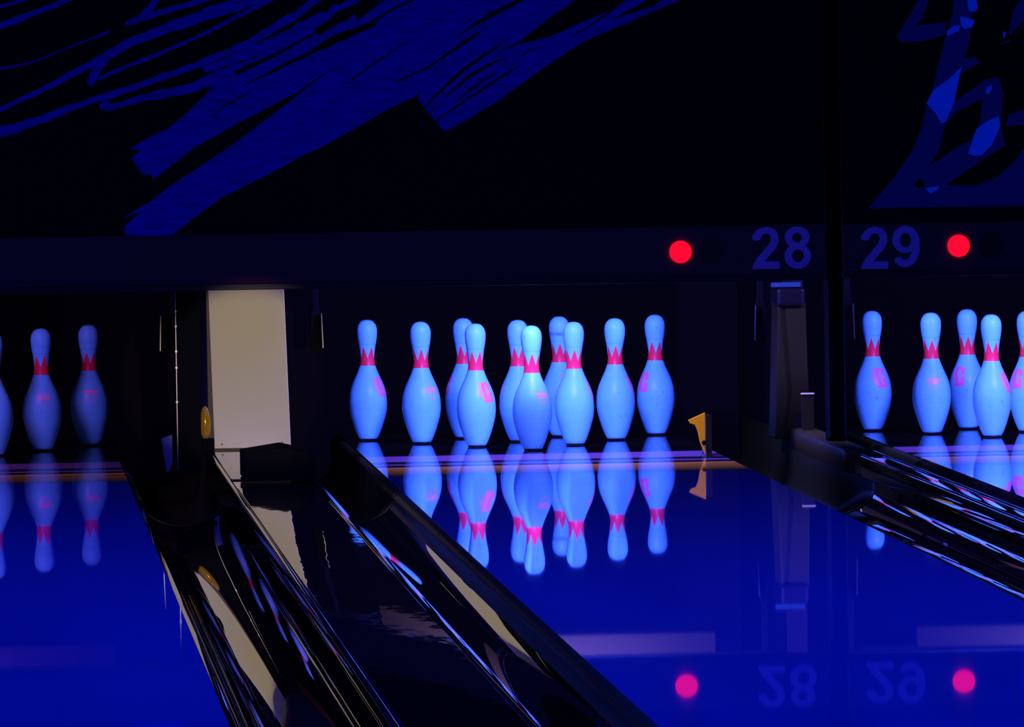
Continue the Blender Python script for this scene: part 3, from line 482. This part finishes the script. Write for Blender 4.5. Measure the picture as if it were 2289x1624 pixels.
r = mask(-2.75, .757, 'long black masking panel with streaky blue brush strokes and the number 28', .558, .699, .70)
prisms('brushstroke', MURAL['blue'], YM-.0010, YM+.001, 'stroke_blue', r)
prisms('brushstroke_gap', MURAL['black'], YM-.0035, YM+.001, 'mural', r)
number('8', .545, .5735, r); signal(.338, .426, .627, r)
r = mask(.811, 2.9, 'right masking panel with angular dim blue artwork and the number 29', .563, .698, .743)
prisms('artwork', MURAL['dim'], YM-.0010, YM+.001, 'dim', r)
prisms('artwork_dark', MURAL['dark'], YM-.0020, YM+.001, 'mural', r)
for p_ in MURAL['bright']: prisms('artwork_bright', [p_], YM-.0035, YM+.001, 'bright', r)
number('9', .861, .5685, r); signal(1.146, 1.240, .631, r)

# ---------------------------------------------------------------- pins
IN = .0254
PR = [(0,2.03),(.25,2.30),(.75,2.828),(1.5,3.42),(2.25,3.906),(3.375,4.51),(4.0,4.70),(4.5,4.766),(5.1,4.72),(5.875,4.563),(6.6,4.20),(7.25,3.703),(8.0,3.02),(8.625,2.472),(9.375,1.965),(10,1.797),(10.45,1.80),(10.875,1.87),(11.75,2.094),(12.2,2.26),(12.625,2.406),(13.1,2.51),(13.5,2.547),(13.9,2.50),(14.3,2.27),(14.6,1.90),(14.82,1.42),(14.95,.80),(15,0)]
def prad(zz):
    """Catmull-Rom radius (m) at height zz (m)"""
    h = zz/IN
    for i in range(len(PR)-1):
        if PR[i][0] <= h <= PR[i+1][0]:
            h0, r0 = PR[i]; h1, r1 = PR[i+1]
            pm = PR[i-1] if i else (h0-(h1-h0), r0-(r1-r0)); pn = PR[i+2] if i+2 < len(PR) else (h1+(h1-h0), r1+(r1-r0))
            m0 = (r1-pm[1])/(h1-pm[0])*(h1-h0); m1 = (pn[1]-r0)/(pn[0]-h0)*(h1-h0)
            t = (h-h0)/(h1-h0); t2, t3 = t*t, t*t*t
            return max(0, ((2*t3-3*t2+1)*r0+(t3-2*t2+t)*m0+(-2*t3+3*t2)*r1+(t3-t2)*m1)*IN/2)
    return 0
NS = 64
def lathe(name, zz, mat, cap0=True):
    vs = []; fs = []
    for h in zz:
        rr = max(prad(h), 1e-5)
        vs += [(rr*math.cos(2*math.pi*i/NS), rr*math.sin(2*math.pi*i/NS), h) for i in range(NS)]
    for j in range(len(zz)-1):
        for i in range(NS): fs.append((j*NS+i, j*NS+(i+1) % NS, (j+1)*NS+(i+1) % NS, (j+1)*NS+i))
    if cap0: fs.append(tuple(range(NS-1, -1, -1)))
    me = bpy.data.meshes.new(name); me.from_pydata(vs, [], fs); me.update(); me.materials.append(M[mat])
    for p in me.polygons: p.use_smooth = len(p.vertices) == 4
    return me
zt_ = [.0055+(.352-.0055)*i/60 for i in range(61)]+[.352+.029*math.sin(math.pi/2*i/16) for i in range(1, 17)]
me_body = lathe('pin_body', zt_, 'pin'); me_base = lathe('pin_base', [0, .002, .0055], 'base')
LOGO = ["..LL.PPPPPPP..","..LLLPPPPPPPPP","..LLLPPPLLPPPP","..LLLPPP..LPPP","..LLLPPP..LPPP","..LLLPPPLLLPPP","..LLLPPPLLLLL.","..LLLLPPLLLLL.","..LLLLPPPLLLPP","..LLLLPPPLLPPP","...LLLPPPLLPPP","...LLLPPPLLPPP","....LLLPPPLLPP","......LPPPPPPP","......PPPPPPPP","......PPPPPPPP"]
EMB = ["......L......",".....LLL.....","......L......",".....LLL.....","PPPPPPPPPPPPP",".PPPPPPPPPPP.","..LLLLLLLLL..","..PPPPPPPPP..","..LL.....LL..","..L.......L..","..LLL...LLL..","....LLLLL....",".....LLL....."]
def decal(name, rows, wid, z0, z1, a0, mats):
    """small printed mark wrapped on the belly, centred at angle a0 (radians from +x)"""
    vs = []; fs = []; mi = []; nc = len(rows[0]); nr = len(rows)
    for j, row in enumerate(rows):
        za = z1-(z1-z0)*j/nr; zb = z1-(z1-z0)*(j+1)/nr
        for i, ch in enumerate(row):
            if ch == '.': continue
            k = len(vs)
            for (cx, zz) in ((i, za), (i+1, za), (i+1, zb), (i, zb)):
                a = a0+(cx/nc-.5)*wid/.052; rr = prad(zz)+.0004
                vs.append((rr*math.cos(a), rr*math.sin(a), zz))
            fs.append((k, k+3, k+2, k+1)); mi.append(0 if ch == 'P' else 1)
    me = bpy.data.meshes.new(name); me.from_pydata(vs, [], fs); me.update()
    for mm in mats: me.materials.append(M[mm])
    for p, q_ in zip(me.polygons, mi): p.material_index = q_
    return me
me_logo = decal('pin_logo', LOGO, .058, .139, .200, -math.pi/2, ['logo', 'logo_light'])
me_emb = decal('pin_emblem', EMB, .050, .140, .192, math.pi/2, ['emblem', 'emblem_light'])
S = .3048; RW = S*math.sqrt(3)/2
SPOT = {1:(0,0),2:(-.5*S,RW),3:(.5*S,RW),4:(-S,2*RW),5:(0,2*RW),6:(S,2*RW),7:(-1.5*S,3*RW),8:(-.5*S,3*RW),9:(.5*S,3*RW),10:(1.5*S,3*RW)}
proto = thing('bowling_pin', '', 'bowling pin')
for nm, me in (('pin_body', me_body), ('base_ring', me_base), ('logo', me_logo), ('emblem', me_emb)):
    o = bpy.data.objects.new(nm, me); C.objects.link(o); o.parent = proto
used = False
def pin(num, k, rot, label, alpha=.5, dirt=0.0, grp=None):
    """rot: degrees by which the logo is turned to the right of facing the viewer"""
    global used
    if not used: r = proto; kids = list(proto.children); used = True
    else:
        r = proto.copy(); C.objects.link(r); kids = []
        for ch in proto.children:
            c = ch.copy(); C.objects.link(c); c.parent = r; kids.append(c)
    x, y = SPOT[k]; r.location = (LX[num]+x, y, 0); r.rotation_euler = (0, 0, math.radians(rot))
    r['label'] = label; r['group'] = grp
    for c in kids:
        # colour red channel = scuff band strength, alpha = turn of the crown teeth (so that they face as photographed)
        c.color = (dirt, 0, 0, (alpha+rot/60.0) % 1.0)
G28 = 'pins racked on the middle lane'; G29 = 'pins racked on the right lane'; G27 = 'dim pins on the left lane'
pin(28, 1, 213, 'front pin of the middle rack, brightest, nearest the viewer', .0, .0, G28)
pin(28, 2, 26, 'bright logo pin just left of the front pin of the middle rack', .5, .1, G28)
pin(28, 3, 76, 'bright pin just right of the front pin of the middle rack', .0, .0, G28)
pin(28, 4, 215, 'second pin from the left in the middle rack, small emblem on its right side', .0, .05, G28)
pin(28, 5, 92, 'pin half hidden directly behind the front pin of the middle rack', .5, .1, G28)
pin(28, 6, 69, 'second pin from the right in the middle rack, logo just showing at its right edge', .0, .05, G28)
pin(28, 7, 42, 'leftmost pin of the middle rack, logo on its right side', .5, .1, G28)
pin(28, 8, -92, 'back-row pin half hidden behind the logo pin of the middle rack', .4, .15, G28)
pin(28, 9, 24, 'back-row pin with a dark scuff band below its head, middle rack', .0, 1.0, G28)
pin(28, 10, -65, 'rightmost pin of the middle rack, logo at its left edge', .5, .1, G28)
pin(29, 7, 12, 'leftmost pin of the right rack, logo almost facing the viewer', .2, .1, G29)
pin(29, 4, 180, 'second pin from the left in the right rack, small pale emblem centred on its belly', .0, .1, G29)
pin(29, 8, -50, 'back-row pin partly behind its brighter neighbour in the right rack', .0, .15, G29)
pin(29, 2, 48, 'brightest pin of the right rack, logo at its right side', .5, .1, G29)
pin(29, 5, -60, 'pin cut by the right edge of the photo, logo at its left side', .3, .1, G29)
pin(27, 10, 185, 'dim pin nearest the black upright board, rightmost of the left rack', .3, .2, G27)
pin(27, 6, 185, 'dim pin second from the right in the left rack, faint emblem on its belly', .6, .2, G27)
pin(27, 3, 150, 'violet-lit pin cut by the left edge of the photo', .2, .1, G27)
